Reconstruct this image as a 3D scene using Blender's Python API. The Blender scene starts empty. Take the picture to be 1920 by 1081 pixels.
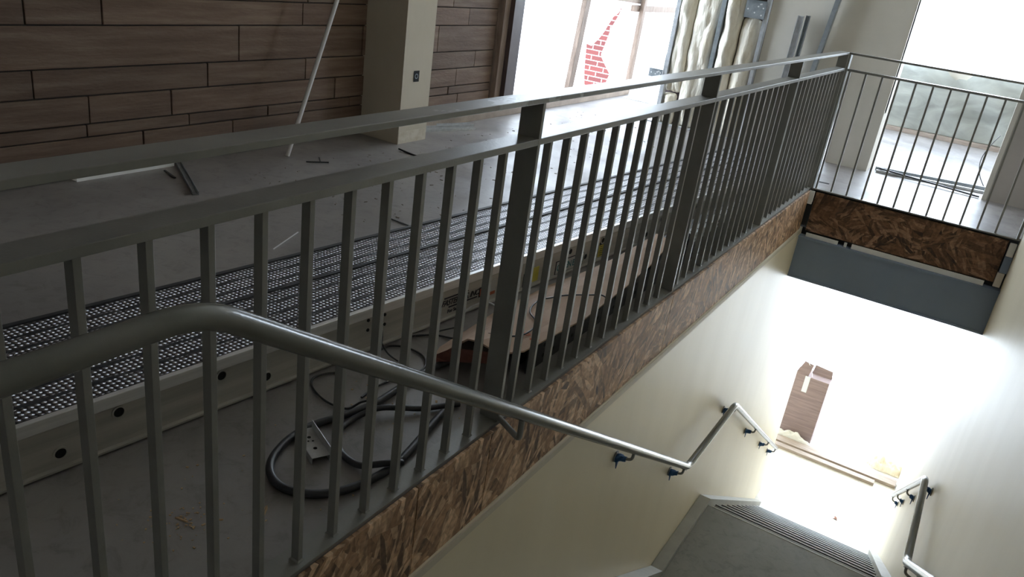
import bpy, bmesh, math, random
from mathutils import Vector, Matrix, noise
from mathutils.geometry import tessellate_polygon
random.seed(7)
sc = bpy.context.scene
COL = sc.collection

# ------------------------------------------------------------------ materials
MATS = {}
def mat(name, color, rough=0.6, metal=0.0, spec=0.5):
    m = bpy.data.materials.new(name); m.use_nodes = True
    nt = m.node_tree; b = nt.nodes['Principled BSDF']
    b.inputs['Base Color'].default_value = (*color, 1)
    b.inputs['Roughness'].default_value = rough
    b.inputs['Metallic'].default_value = metal
    b.inputs['Specular IOR Level'].default_value = spec
    MATS[name] = m
    return m
def N(m, kind, **kw):
    n = m.node_tree.nodes.new(kind)
    for k, v in kw.items():
        if k in n.inputs: n.inputs[k].default_value = v
        else: setattr(n, k, v)
    return n
def L(m, a, ao, b, bi): m.node_tree.links.new(a.outputs[ao], b.inputs[bi])
def coords(m, scale=(1, 1, 1), rot=(0, 0, 0)):
    t = N(m, 'ShaderNodeTexCoord'); mp = N(m, 'ShaderNodeMapping')
    mp.inputs['Scale'].default_value = scale; mp.inputs['Rotation'].default_value = rot
    L(m, t, 'Object', mp, 'Vector'); return mp
def ramp(m, stops):
    r = N(m, 'ShaderNodeValToRGB'); e = r.color_ramp.elements
    while len(e) < len(stops): e.new(0.5)
    for i, (p, c) in enumerate(stops):
        e[i].position = p; e[i].color = (*c, 1) if len(c) == 3 else c
    return r
def noisy(name, c1, c2, scale=4, rough=0.6, metal=0.0, detail=6, stretch=(1, 1, 1), bump=0.0, bscale=60, lo=0.35, hi=0.65, spec=0.5):
    m = mat(name, c1, rough, metal, spec); b = m.node_tree.nodes['Principled BSDF']
    mp = coords(m, stretch)
    n = N(m, 'ShaderNodeTexNoise', Scale=scale, Detail=detail, Roughness=0.6); L(m, mp, 0, n, 'Vector')
    r = ramp(m, [(lo, c1), (hi, c2)]); L(m, n, 0, r, 0); L(m, r, 0, b, 'Base Color')
    if bump > 0:
        n2 = N(m, 'ShaderNodeTexNoise', Scale=bscale, Detail=4); L(m, mp, 0, n2, 'Vector')
        bp = N(m, 'ShaderNodeBump', Strength=bump, Distance=0.01); L(m, n2, 0, bp, 'Height'); L(m, bp, 0, b, 'Normal')
    return m

paint = noisy('grey_primer_paint', (0.20, 0.20, 0.19), (0.235, 0.235, 0.22), 9, 0.36, bump=0.05, bscale=150)
toprail_paint = noisy('scuffed_rail_paint', (0.20, 0.20, 0.19), (0.235, 0.235, 0.22), 9, 0.36)
def add_scuffs(m):
    b = m.node_tree.nodes['Principled BSDF']; old = b.inputs['Base Color'].links[0].from_node
    t = N(m, 'ShaderNodeTexCoord'); sx = N(m, 'ShaderNodeSeparateXYZ'); L(m, t, 'Object', sx, 0)
    n = N(m, 'ShaderNodeTexNoise', Scale=9.0, Detail=8.0, Roughness=0.7); mp = coords(m, (2.2, 0.9, 1)); L(m, mp, 0, n, 'Vector')
    mr = N(m, 'ShaderNodeMath', operation='SUBTRACT'); L(m, sx, 'Y', mr, 0); mr.inputs[1].default_value = -1.25
    ab = N(m, 'ShaderNodeMath', operation='ABSOLUTE'); L(m, mr, 0, ab, 0)
    ms = N(m, 'ShaderNodeMath', operation='MULTIPLY'); L(m, ab, 0, ms, 0); ms.inputs[1].default_value = 0.34
    sb = N(m, 'ShaderNodeMath', operation='SUBTRACT'); L(m, n, 0, sb, 0); L(m, ms, 0, sb, 1)
    r = ramp(m, [(0.46, (0, 0, 0)), (0.50, (1, 1, 1))]); L(m, sb, 0, r, 0)
    mx = N(m, 'ShaderNodeMixRGB'); L(m, r, 0, mx, 0); L(m, old, 0, mx, 1); mx.inputs[2].default_value = (0.42, 0.44, 0.45, 1)
    L(m, mx, 0, b, 'Base Color')
add_scuffs(toprail_paint)
pipe_paint = noisy('handrail_paint', (0.135, 0.14, 0.125), (0.16, 0.16, 0.145), 5, 0.2, bump=0.04, bscale=90)
worn_pipe = pipe_paint
hazed_steel = noisy('hazed_blue_steel', (0.21, 0.27, 0.38), (0.23, 0.295, 0.41), 3, 0.5)  # lens haze over the beam is mixed into this lighter blue
black_steel = noisy('black_channel_steel', (0.010, 0.011, 0.013), (0.02, 0.02, 0.022), 12, 0.55)
black = mat('black_void', (0.004, 0.004, 0.004), 0.8)
rubber = noisy('black_rubber', (0.018, 0.019, 0.023), (0.035, 0.036, 0.042), 30, 0.45)
wire_m = mat('black_wire', (0.015, 0.015, 0.018), 0.4)
galv = noisy('galvanised_steel', (0.48, 0.50, 0.52), (0.64, 0.66, 0.68), 25, 0.3, 0.4)
galv_dark = noisy('dull_galvanised_steel', (0.22, 0.25, 0.265), (0.32, 0.345, 0.36), 20, 0.42, 0.3)
alu = noisy('dull_aluminium', (0.36, 0.35, 0.32), (0.50, 0.48, 0.44), 3, 0.42, 0.25, stretch=(1, 0.3, 8), bump=0.05)
alu_bright = noisy('aluminium_lip', (0.62, 0.62, 0.62), (0.78, 0.78, 0.78), 6, 0.35, 0.4, stretch=(1, 0.2, 10))
groove = mat('tread_groove', (0.03, 0.032, 0.036), 0.6)
drywall = noisy('cream_drywall', (0.56, 0.53, 0.46), (0.62, 0.58, 0.51), 2.0, 0.75, bump=0.05, bscale=120)
stairwall = noisy('stairwell_drywall', (0.71, 0.635, 0.475), (0.76, 0.685, 0.525), 1.2, 0.42, stretch=(2, 2, 0.5), bump=0.03, bscale=30)
taupe = noisy('taupe_column_paint', (0.36, 0.33, 0.30), (0.42, 0.38, 0.34), 2, 0.7)
cream_trim = noisy('cream_trim', (0.55, 0.5, 0.4), (0.62, 0.57, 0.47), 5, 0.6)
lumber = noisy('pale_lumber', (0.22, 0.17, 0.135), (0.34, 0.27, 0.21), 5, 0.7, stretch=(8, 1, 1), bump=0.2)
lumber_v = noisy('weathered_lumber', (0.17, 0.12, 0.09), (0.27, 0.20, 0.155), 6, 0.75, stretch=(9, 9, 1), bump=0.2)
lumber_x = noisy('sawn_lumber', (0.25, 0.20, 0.17), (0.36, 0.30, 0.25), 6, 0.7, stretch=(1, 9, 9), bump=0.2)
brown_steel = noisy('brown_primer_steel', (0.055, 0.035, 0.035), (0.08, 0.055, 0.05), 5, 0.5)
card = noisy('cardboard', (0.42, 0.29, 0.21), (0.50, 0.36, 0.27), 4, 0.8)
card_side = noisy('cardboard_red_edge', (0.12, 0.04, 0.03), (0.18, 0.07, 0.05), 20, 0.8)
carton_m = noisy('carton_brown', (0.17, 0.125, 0.125), (0.24, 0.18, 0.175), 3, 0.8, stretch=(1, 1, 18))
tape_blue = noisy('blue_masking_tape', (0.012, 0.06, 0.17), (0.02, 0.10, 0.25), 30, 0.6)
tape_white = mat('clear_packing_tape', (0.55, 0.60, 0.62), 0.3)
lit_gap_m = noisy('lit_gap_pale', (0.62, 0.57, 0.5), (0.7, 0.66, 0.6), 8, 0.7)
white_board = noisy('white_foam', (0.75, 0.76, 0.76), (0.82, 0.82, 0.82), 8, 0.6)
yellow = noisy('yellow_label', (0.50, 0.44, 0.06), (0.58, 0.5, 0.1), 30, 0.6)
orange = mat('orange_label', (0.42, 0.10, 0.04), 0.6)
ink = mat('black_ink', (0.01, 0.01, 0.02), 0.6)
teal = mat('teal_ink', (0.01, 0.12, 0.15), 0.6)
off = mat('label_grey', (0.45, 0.45, 0.43), 0.6)
red_ink = mat('orange_ink', (0.5, 0.13, 0.06), 0.8)
conduit = mat('white_conduit', (0.66, 0.65, 0.66), 0.4)
chip_m = noisy('wood_chip', (0.42, 0.27, 0.15), (0.55, 0.4, 0.25), 40, 0.9)
insul = noisy('fibreglass_insulation', (0.66, 0.59, 0.46), (0.86, 0.82, 0.73), 7, 0.95, detail=10, stretch=(2.2, 1, 0.8), bump=1.0, bscale=28, lo=0.3, hi=0.7)
leaf_m = noisy('dry_leaf', (0.25, 0.10, 0.06), (0.35, 0.16, 0.1), 40, 0.8)

# concrete
def concrete(name, a, b_, c, rough):
    m = mat(name, a, rough); bs = m.node_tree.nodes['Principled BSDF']; mp = coords(m)
    n1 = N(m, 'ShaderNodeTexNoise', Scale=0.9, Detail=8.0, Roughness=0.62); L(m, mp, 0, n1, 'Vector')
    r1 = ramp(m, [(0.3, a), (0.52, b_), (0.75, c)]); L(m, n1, 0, r1, 0)
    n2 = N(m, 'ShaderNodeTexNoise', Scale=14.0, Detail=9.0, Roughness=0.7, Distortion=0.8); L(m, mp, 0, n2, 'Vector')
    r2 = ramp(m, [(0.30, (0.62, 0.62, 0.62)), (0.48, (1, 1, 1)), (0.75, (1.12, 1.12, 1.12))]); L(m, n2, 0, r2, 0)
    mx = N(m, 'ShaderNodeMixRGB', blend_type='MULTIPLY'); mx.inputs[0].default_value = 0.75; L(m, r1, 0, mx, 1); L(m, r2, 0, mx, 2)
    L(m, mx, 0, bs, 'Base Color')
    n3 = N(m, 'ShaderNodeTexNoise', Scale=3.0, Detail=5.0); L(m, mp, 0, n3, 'Vector')
    r3 = ramp(m, [(0.3, (rough - .12,) * 3), (0.7, (rough + .12,) * 3)]); L(m, n3, 0, r3, 0); L(m, r3, 0, bs, 'Roughness')
    bp = N(m, 'ShaderNodeBump', Strength=0.12, Distance=0.01); L(m, n2, 0, bp, 'Height'); L(m, bp, 0, bs, 'Normal')
    return m
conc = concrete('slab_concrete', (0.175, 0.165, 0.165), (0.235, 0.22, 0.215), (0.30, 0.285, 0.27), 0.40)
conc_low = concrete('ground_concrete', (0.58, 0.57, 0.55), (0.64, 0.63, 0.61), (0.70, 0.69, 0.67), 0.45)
conc_stair = concrete('stair_concrete', (0.15, 0.155, 0.14), (0.20, 0.20, 0.18), (0.27, 0.26, 0.235), 0.5)
nosing_m = mat('lit_edge_nosing', (0.42, 0.44, 0.42), 0.4, 0.3)  # paler colour paints in the lit step edges
stringer_m = noisy('stringer_grey_paint', (0.27, 0.27, 0.245), (0.33, 0.33, 0.30), 4, 0.5)

# oriented strand board
def osb(name, tint, rot):
    m = mat(name, (0.4, 0.28, 0.17), 0.6); bs = m.node_tree.nodes['Principled BSDF']
    t = N(m, 'ShaderNodeTexCoord'); mp = N(m, 'ShaderNodeMapping'); mp.inputs['Rotation'].default_value = rot
    L(m, t, 'Object', mp, 'Vector')
    cols = []
    for i, (sc_, ang) in enumerate(((9.0, 0.35), (12.0, -0.5))):
        wob = N(m, 'ShaderNodeTexNoise', Scale=5.0 + i * 3, Detail=3.0); L(m, mp, 0, wob, 'Vector')
        cell = N(m, 'ShaderNodeTexVoronoi', Scale=4.0 + 2 * i); L(m, mp, 0, cell, 'Vector')
        sp = N(m, 'ShaderNodeSeparateColor'); L(m, cell, 'Color', sp, 0)
        ml = N(m, 'ShaderNodeMath', operation='MULTIPLY_ADD'); L(m, sp, 0, ml, 0); ml.inputs[1].default_value = 2.4; ml.inputs[2].default_value = ang - 1.2
        vr = N(m, 'ShaderNodeVectorRotate', rotation_type='Z_AXIS'); L(m, mp, 0, vr, 'Vector'); L(m, ml, 0, vr, 'Angle')
        sm = N(m, 'ShaderNodeMapping'); sm.inputs['Scale'].default_value = (1.0, 4.6, 1.0); L(m, vr, 0, sm, 'Vector')
        ad = N(m, 'ShaderNodeVectorMath', operation='MULTIPLY_ADD'); L(m, wob, 'Color', ad, 0); ad.inputs[1].default_value = (0.05, 0.10, 0); L(m, sm, 0, ad, 2)
        v = N(m, 'ShaderNodeTexVoronoi', Scale=sc_); L(m, ad, 0, v, 'Vector')
        s2 = N(m, 'ShaderNodeSeparateColor'); L(m, v, 'Color', s2, 0)
        r = ramp(m, [(0.0, (0.05, 0.03, 0.02)), (0.10, (0.13, 0.08, 0.05)), (0.35, (0.27, 0.17, 0.10)), (0.7, (0.46, 0.31, 0.19)), (1.0, (0.75, 0.60, 0.44))]); L(m, s2, 0, r, 0)
        cols.append((r, v, s2))
    mx = N(m, 'ShaderNodeMixRGB'); L(m, cols[0][2], 1, mx, 0); L(m, cols[0][0], 0, mx, 1); L(m, cols[1][0], 0, mx, 2)
    fine = N(m, 'ShaderNodeTexNoise', Scale=55.0, Detail=6.0); L(m, mp, 0, fine, 'Vector')
    fr = ramp(m, [(0.3, (0.45, 0.43, 0.42)), (0.6, (1, 1, 1))]); L(m, fine, 0, fr, 0)
    m2 = N(m, 'ShaderNodeMixRGB', blend_type='MULTIPLY'); m2.inputs[0].default_value = 0.8; L(m, mx, 0, m2, 1); L(m, fr, 0, m2, 2)
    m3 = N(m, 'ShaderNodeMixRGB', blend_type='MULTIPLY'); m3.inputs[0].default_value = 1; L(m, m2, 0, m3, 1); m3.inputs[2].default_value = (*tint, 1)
    L(m, m3, 0, bs, 'Base Color')
    bp = N(m, 'ShaderNodeBump', Strength=0.8, Distance=0.006); L(m, cols[0][2], 1, bp, 'Height'); L(m, bp, 0, bs, 'Normal')
    return m
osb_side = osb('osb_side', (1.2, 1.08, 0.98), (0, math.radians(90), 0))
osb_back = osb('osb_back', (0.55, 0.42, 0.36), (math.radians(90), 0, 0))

# stone wall: colour by per-stone random + horizontal streaks
stone = mat('brown_stone', (0.2, 0.15, 0.12), 0.75)
def _stone(m):
    bs = m.node_tree.nodes['Principled BSDF']
    at = N(m, 'ShaderNodeAttribute'); at.attribute_name = 'tint'
    mp = coords(m, (1, 0.35, 5)); n = N(m, 'ShaderNodeTexNoise', Scale=4.0, Detail=9.0, Roughness=0.65); L(m, mp, 0, n, 'Vector')
    r = ramp(m, [(0.28, (0.095, 0.056, 0.037)), (0.5, (0.15, 0.096, 0.066)), (0.72, (0.22, 0.16, 0.118))]); L(m, n, 0, r, 0)
    mx = N(m, 'ShaderNodeMixRGB', blend_type='MULTIPLY'); mx.inputs[0].default_value = 1; L(m, r, 0, mx, 1); L(m, at, 'Color', mx, 2)
    L(m, mx, 0, bs, 'Base Color')
    n2 = N(m, 'ShaderNodeTexNoise', Scale=35.0, Detail=6.0); L(m, coords(m, (1, 0.6, 3)), 0, n2, 'Vector')
    bp = N(m, 'ShaderNodeBump', Strength=0.35, Distance=0.01); L(m, n2, 0, bp, 'Height'); L(m, bp, 0, bs, 'Normal')
_stone(stone)
mortar = mat('dark_mortar', (0.03, 0.025, 0.022), 0.9)

# brick
brick = mat('red_brick', (0.4, 0.1, 0.08), 0.8)
def _brick(m):
    bs = m.node_tree.nodes['Principled BSDF']
    t = N(m, 'ShaderNodeTexCoord'); mp = N(m, 'ShaderNodeMapping'); mp.inputs['Rotation'].default_value = (math.radians(90), 0, 0)
    L(m, t, 'Object', mp, 'Vector')
    b = N(m, 'ShaderNodeTexBrick', offset=0.5)
    b.inputs['Color1'].default_value = (0.16, 0.038, 0.034, 1); b.inputs['Color2'].default_value = (0.12, 0.03, 0.028, 1)
    b.inputs['Mortar'].default_value = (0.48, 0.45, 0.45, 1)
    b.inputs['Scale'].default_value = 1.0; b.inputs['Brick Width'].default_value = 0.205; b.inputs['Row Height'].default_value = 0.068
    b.inputs['Mortar Size'].default_value = 0.006
    L(m, mp, 0, b, 'Vector'); L(m, b, 'Color', bs, 'Base Color')
_brick(brick)

def sheet_mat(name, transp, color, transl=0.6):
    m = bpy.data.materials.new(name); m.use_nodes = True; nt = m.node_tree
    nt.nodes.remove(nt.nodes['Principled BSDF']); out = nt.nodes['Material Output']
    d = N(m, 'ShaderNodeBsdfDiffuse'); d.inputs[0].default_value = (*color, 1)
    nz_ = N(m, 'ShaderNodeTexNoise', Scale=2.2, Detail=7.0, Distortion=1.2); L(m, coords(m, (1, 1, 2.2)), 0, nz_, 'Vector')
    rp_ = ramp(m, [(0.3, tuple(q * .72 for q in color)), (0.65, tuple(min(1, q * 1.25) for q in color))]); L(m, nz_, 0, rp_, 0); L(m, rp_, 0, d, 0)  # colour mottle stands in for weak fold shading
    tl = N(m, 'ShaderNodeBsdfTranslucent'); tl.inputs[0].default_value = (*color, 1)
    tr = N(m, 'ShaderNodeBsdfTransparent')
    a = N(m, 'ShaderNodeMixShader'); a.inputs[0].default_value = transl; L(m, d, 0, a, 1); L(m, tl, 0, a, 2)
    b = N(m, 'ShaderNodeMixShader'); b.inputs[0].default_value = transp; L(m, a, 0, b, 1); L(m, tr, 0, b, 2)
    L(m, b, 0, out, 'Surface'); return m
poly_clear = sheet_mat('thin_white_polythene', 0.30, (0.9, 0.9, 0.9), 0.75)
poly_grey = sheet_mat('fold_mottled_polythene', 0.04, (0.36, 0.375, 0.345), 0.12)
poly_white = sheet_mat('crumpled_white_polythene', 0.0, (0.85, 0.85, 0.82), 0.3)

# aluminium tread with raised buttons
tread_m = mat('button_tread', (0.5, 0.5, 0.52), 0.3, 0.6)
def _tread(m):
    bs = m.node_tree.nodes['Principled BSDF']
    mp = coords(m, (1, 1, 1))
    v = N(m, 'ShaderNodeTexVoronoi', Scale=62.0); v.inputs['Randomness'].default_value = 0.12
    L(m, mp, 0, v, 'Vector')
    r = ramp(m, [(0.20, (0.60, 0.60, 0.64)), (0.40, (0.22, 0.21, 0.22)), (0.6, (0.07, 0.07, 0.08))]); L(m, v, 'Distance', r, 0); L(m, r, 0, bs, 'Base Color')
    r2 = ramp(m, [(0.1, (1, 1, 1)), (0.5, (0, 0, 0))]); L(m, v, 'Distance', r2, 0)
    bp = N(m, 'ShaderNodeBump', Strength=1.0, Distance=0.008); L(m, r2, 0, bp, 'Height'); L(m, bp, 0, bs, 'Normal')
_tread(tread_m)

# ------------------------------------------------------------------ mesh helpers
class MB:
    def __init__(s): s.v = []; s.f = []; s.smooth = []
    def add(s, vs, fs, smooth=False):
        o = len(s.v); s.v += [Vector(p) for p in vs]; s.f += [tuple(i + o for i in f) for f in fs]; s.smooth += [smooth] * len(fs); return s
    def box(s, x0, x1, y0, y1, z0, z1, M=None):
        vs = [Vector((x, y, z)) for z in (z0, z1) for y in (y0, y1) for x in (x0, x1)]
        if M is not None: vs = [M @ v for v in vs]
        return s.add(vs, [(0, 2, 3, 1), (4, 5, 7, 6), (0, 1, 5, 4), (2, 6, 7, 3), (0, 4, 6, 2), (1, 3, 7, 5)])
    def bar(s, a, b, w, h, up=(0, 0, 1)):
        a = Vector(a); b = Vector(b); d = (b - a).normalized(); u = Vector(up)
        r = d.cross(u).normalized(); u = r.cross(d).normalized()
        vs = [p + r * (i * w / 2) + u * (j * h / 2) for p in (a, b) for (i, j) in ((-1, -1), (1, -1), (1, 1), (-1, 1))]
        return s.add(vs, [(3, 2, 1, 0), (4, 5, 6, 7), (0, 1, 5, 4), (1, 2, 6, 5), (2, 3, 7, 6), (3, 0, 4, 7)])
    def tube(s, pts, r, n=12, cap=True):
        pts = [Vector(p) for p in pts]; rings = []; prev = None
        for i, p in enumerate(pts):
            d = (pts[min(i + 1, len(pts) - 1)] - pts[max(i - 1, 0)]).normalized()
            if prev is None:
                a = Vector((0, 0, 1)) if abs(d.z) < .9 else Vector((1, 0, 0)); u = d.cross(a).normalized()
            else: u = (prev - d * prev.dot(d)).normalized()
            prev = u; w = d.cross(u); rings.append([p + (u * math.cos(t) + w * math.sin(t)) * r for t in [2 * math.pi * k / n for k in range(n)]])
        vs = [q for g in rings for q in g]; fs = []
        for i in range(len(pts) - 1):
            for k in range(n): fs.append((i * n + k, i * n + (k + 1) % n, (i + 1) * n + (k + 1) % n, (i + 1) * n + k))
        s.add(vs, fs, True)
        if cap:
            s.add(rings[0], [tuple(range(n))[::-1]]); s.add(rings[-1], [tuple(range(n))])
        return s
    def prism(s, outline, axis, a, b):
        """outline in the two other axes (in xyz order), extruded along axis from a to b"""
        def P(q, t):
            q = list(q); q.insert(axis, t); return Vector(q)
        n = len(outline); vs = [P(q, a) for q in outline] + [P(q, b) for q in outline]
        return s.add(vs, [tuple(range(n))[::-1], tuple(range(n, 2 * n))] + [(i, (i + 1) % n, n + (i + 1) % n, n + i) for i in range(n)])
    def build(s, name, m, parent=None, bevel=0.0, origin=None, kind=None, solid=0.0):
        me = bpy.data.meshes.new(name)
        if parent is not None:
            o = Vector((0, 0, 0)); q = parent
            while q is not None: o += q.location; q = q.parent
        elif origin is not None: o = Vector(origin)
        else:
            xs = [v.x for v in s.v]; ys = [v.y for v in s.v]; zs = [v.z for v in s.v]
            o = Vector(((min(xs) + max(xs)) / 2, (min(ys) + max(ys)) / 2, min(zs)))
        me.from_pydata([v - o for v in s.v], [], s.f)
        me.polygons.foreach_set('use_smooth', s.smooth)
        bm = bmesh.new(); bm.from_mesh(me); bmesh.ops.recalc_face_normals(bm, faces=bm.faces); bm.to_mesh(me); bm.free()
        me.materials.append(m)
        ob = bpy.data.objects.new(name, me); COL.objects.link(ob)
        if parent is not None: ob.parent = parent
        else: ob.location = o
        if solid > 0:
            d = ob.modifiers.new('solid', 'SOLIDIFY'); d.thickness = solid; d.offset = 0
        if bevel > 0:
            d = ob.modifiers.new('bevel', 'BEVEL'); d.width = bevel; d.segments = 2; d.limit_method = 'ANGLE'
        if kind: ob['kind'] = kind
        return ob
def tag(o, label, cat, group=None):
    o['label'] = label; o['category'] = cat
    if group: o['group'] = group
    return o
def thing(name, label, cat, loc, group=None):
    o = bpy.data.objects.new(name, None); COL.objects.link(o); o.location = loc; o.empty_display_size = .1
    return tag(o, label, cat, group)
def B(*a): return MB().box(*a)
def smoothpath(pts, k=6):
    pts = [Vector(p) for p in pts]; out = []
    for i in range(len(pts) - 1):
        p0 = pts[max(i - 1, 0)]; p1 = pts[i]; p2 = pts[i + 1]; p3 = pts[min(i + 2, len(pts) - 1)]
        for j in range(k):
            t = j / k
            out.append(0.5 * ((2 * p1) + (p2 - p0) * t + (2 * p0 - 5 * p1 + 4 * p2 - p3) * t * t + (3 * p1 - p0 - 3 * p2 + p3) * t ** 3))
    return out + [pts[-1]]
def fillet(pts, r, k=8):
    pts = [Vector(p) for p in pts]; out = [pts[0]]
    for i in range(1, len(pts) - 1):
        a = (pts[i - 1] - pts[i]).normalized(); b = (pts[i + 1] - pts[i]).normalized()
        p = pts[i] + a * r; q = pts[i] + b * r
        for j in range(k + 1):
            t = j / k; out.append(p * (1 - t) ** 2 + pts[i] * 2 * t * (1 - t) + q * t * t)
    return out + [pts[-1]]
def disc(center, nrm, r, n=16):
    nrm = Vector(nrm).normalized(); u = nrm.cross(Vector((0, 0, 1)) if abs(nrm.z) < .9 else Vector((1, 0, 0))).normalized(); w = nrm.cross(u)
    c = Vector(center); return [c + (u * math.cos(2 * math.pi * k / n) + w * math.sin(2 * math.pi * k / n)) * r for k in range(n)]
def slug(mb, center, nrm, r, h, n=16):
    a = disc(center, nrm, r, n); b = [p + Vector(nrm).normalized() * h for p in a]
    return mb.add(a + b, [tuple(range(n))[::-1], tuple(range(n, 2 * n))] + [(i, (i + 1) % n, n + (i + 1) % n, n + i) for i in range(n)])
def ring(mb, center, nrm, r1, r2, h, n=20):
    nn = Vector(nrm).normalized() * h
    a = disc(center, nrm, r1, n); b = disc(center, nrm, r2, n); c = [p + nn for p in a]; d = [p + nn for p in b]
    vs = a + b + c + d; fs = []
    for i in range(n):
        j = (i + 1) % n
        fs += [(i, j, n + j, n + i), (2 * n + i, 3 * n + i, 3 * n + j, 2 * n + j), (i, 2 * n + i, 2 * n + j, j), (n + i, n + j, 3 * n + j, 3 * n + i)]
    return mb.add(vs, fs)
def text(body, size, M, m, parent, name, extrude=0.0004, shear=0.0, spacing=1.0):
    cu = bpy.data.curves.new(name, 'FONT'); cu.body = body; cu.size = size; cu.extrude = extrude; cu.shear = shear; cu.space_character = spacing
    cu.offset = 0.0006
    cu.materials.append(m); o = bpy.data.objects.new(name, cu); COL.objects.link(o)
    if parent is not None:
        o.parent = parent; o.matrix_local = Matrix.Translation(-parent.location) @ M
    dg = bpy.context.evaluated_depsgraph_get(); dg.update()
    me = bpy.data.meshes.new_from_object(o.evaluated_get(dg)); me.materials.clear(); me.materials.append(m)
    ob = bpy.data.objects.new(name, me); COL.objects.link(ob); ob.parent = parent; ob.matrix_local = o.matrix_local.copy()
    bpy.data.objects.remove(o); ob.name = name
    return ob

# ------------------------------------------------------------------ key dimensions (floor of upper storey z = 0)
CAMZ = 1.34
WX = -0.985      # left stairwell wall face
RX = 0.412       # right stairwell wall face
LZ = -2.26       # landing level
GZ = -4.21       # lower storey floor level
CEIL = 4.2
OT = 3.6         # unseen top of the openings, raised to let in more daylight
YE = 6.25        # far edge of the stairwell opening

# ------------------------------------------------------------------ setting
S = 'structure'
fl = MB()
fl.box(-3.9, -1.0, -3.0, 10.6, -0.29, 0)                 # slab left of well
fl.box(-1.0, 3.2, YE + .06, 10.6, -0.29, 0)              # slab beyond well
fl.box(-1.0, RX, -3.0, 0.48, -0.29, 0)                   # top landing
fl.build('floor', conc, kind=S, origin=(0, 0, 0))
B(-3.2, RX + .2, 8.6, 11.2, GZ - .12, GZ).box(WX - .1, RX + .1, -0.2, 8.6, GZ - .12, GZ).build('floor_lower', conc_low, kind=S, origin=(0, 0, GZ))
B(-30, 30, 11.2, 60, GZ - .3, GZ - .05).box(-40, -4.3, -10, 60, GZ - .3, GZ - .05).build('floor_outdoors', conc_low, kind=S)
B(-4.2, 3.4, -3.2, 10.7, CEIL, CEIL + .2).build('ceiling', drywall, kind=S)
B(-3.2, RX, YE + .25, 10.6, -0.42, -0.29).build('ceiling_lower', drywall, kind=S)
B(-4.2, 3.4, -3.2, -3.0, GZ, CEIL).build('wall_behind', drywall, kind=S)
# right wall of stairwell, full height up to the well's far edge, then lower storey only
rw = MB(); rw.box(RX, RX + .15, -3.0, YE + .02, GZ, CEIL); rw.box(RX, RX + .15, YE + .02, 10.15, GZ, -0.30)
rw.build('wall_right', stairwall, kind=S)
B(3.2, 3.35, YE, 10.6, -.3, CEIL).box(RX + .15, 3.35, YE - .12, YE, -.3, CEIL).build('wall_far_right', drywall, kind=S)
# left stairwell wall below the slab
lw = MB(); lw.box(WX - .13, WX, -3.0, 8.74, GZ, -0.315)
lw.build('wall_stair_left', stairwall, kind=S)
B(-3.2, WX - .13, 8.59, 8.74, GZ, -.42).box(-3.35, -3.2, 8.59, 11.0, GZ, -.42).build('wall_lower_left', stairwall, kind=S)
B(WX - .004, WX + .006, -1.0, 6.2, -0.345, -0.317).build('trim_1', cream_trim, kind=S)

# ---- stone wall on the left
def stone_wall():
    mb = MB(); tints = []
    rows = [(0, .10), (.10, .205), (.205, .27), (.27, .41), (.41, .544), (.544, .745), (.745, .88), (.88, .98), (.98, 1.16), (1.16, 1.3), (1.3, 1.5), (1.5, 1.62), (1.62, 1.8), (1.8, 2.0), (2.0, 2.14), (2.14, 2.35), (2.35, 2.5), (2.5, 2.7), (2.7, 2.95), (2.95, 3.1), (3.1, 3.35), (3.35, 3.6), (3.6, 3.9), (3.9, 4.2)]
    fixed = {0: [2.9, 3.47, 5.2], 1: [2.61, 3.2, 4.4, 5.5], 2: [2.30, 2.9, 3.47, 4.2, 5.36], 3: [2.32, 2.79, 4.05, 5.45], 4: [3.03, 3.78, 4.6, 5.7], 5: [1.4, 3.25, 4.3, 5.16], 6: [2.05, 2.42, 3.74, 4.55, 5.55]}
    for i, (z0, z1) in enumerate(rows):
        js = fixed.get(i)
        if not js:
            js = []; y = -2.6 + random.random()
            while y < 5.9: js.append(y); y += random.uniform(.35, 1.3)
        pre = []; y = js[0]
        while y > -2.4: y -= random.uniform(.5, 1.2); pre.insert(0, y)
        ys = [-3.0] + [q for q in pre if q > -2.8] + js + [5.98]
        for a, b in zip(ys[:-1], ys[1:]):
            if b - a < .03: continue
            d = random.uniform(0, .006); g = .0035
            n0 = len(mb.f); mb.box(-3.9, -3.80 + d, a + g, b - g, z0 + g, z1 - g)
            tints += [random.uniform(.80, 1.15)] * 6
    ob = mb.build('wall_left', stone, kind=S, bevel=.003)
    at = ob.data.color_attributes.new('tint', 'FLOAT_COLOR', 'CORNER')
    for p in ob.data.polygons:
        t = tints[p.index]
        for li in p.loop_indices: at.data[li].color = (t, t * random.uniform(.99, 1.0), t, 1)
    B(-4.0, -3.81, -3.0, 5.98, 0, CEIL).build('wall_left_core', mortar, kind=S)
stone_wall()
B(-4.05, -3.80, 5.98, 10.6, OT, CEIL).build('wall_left_header', drywall, kind=S)
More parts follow.
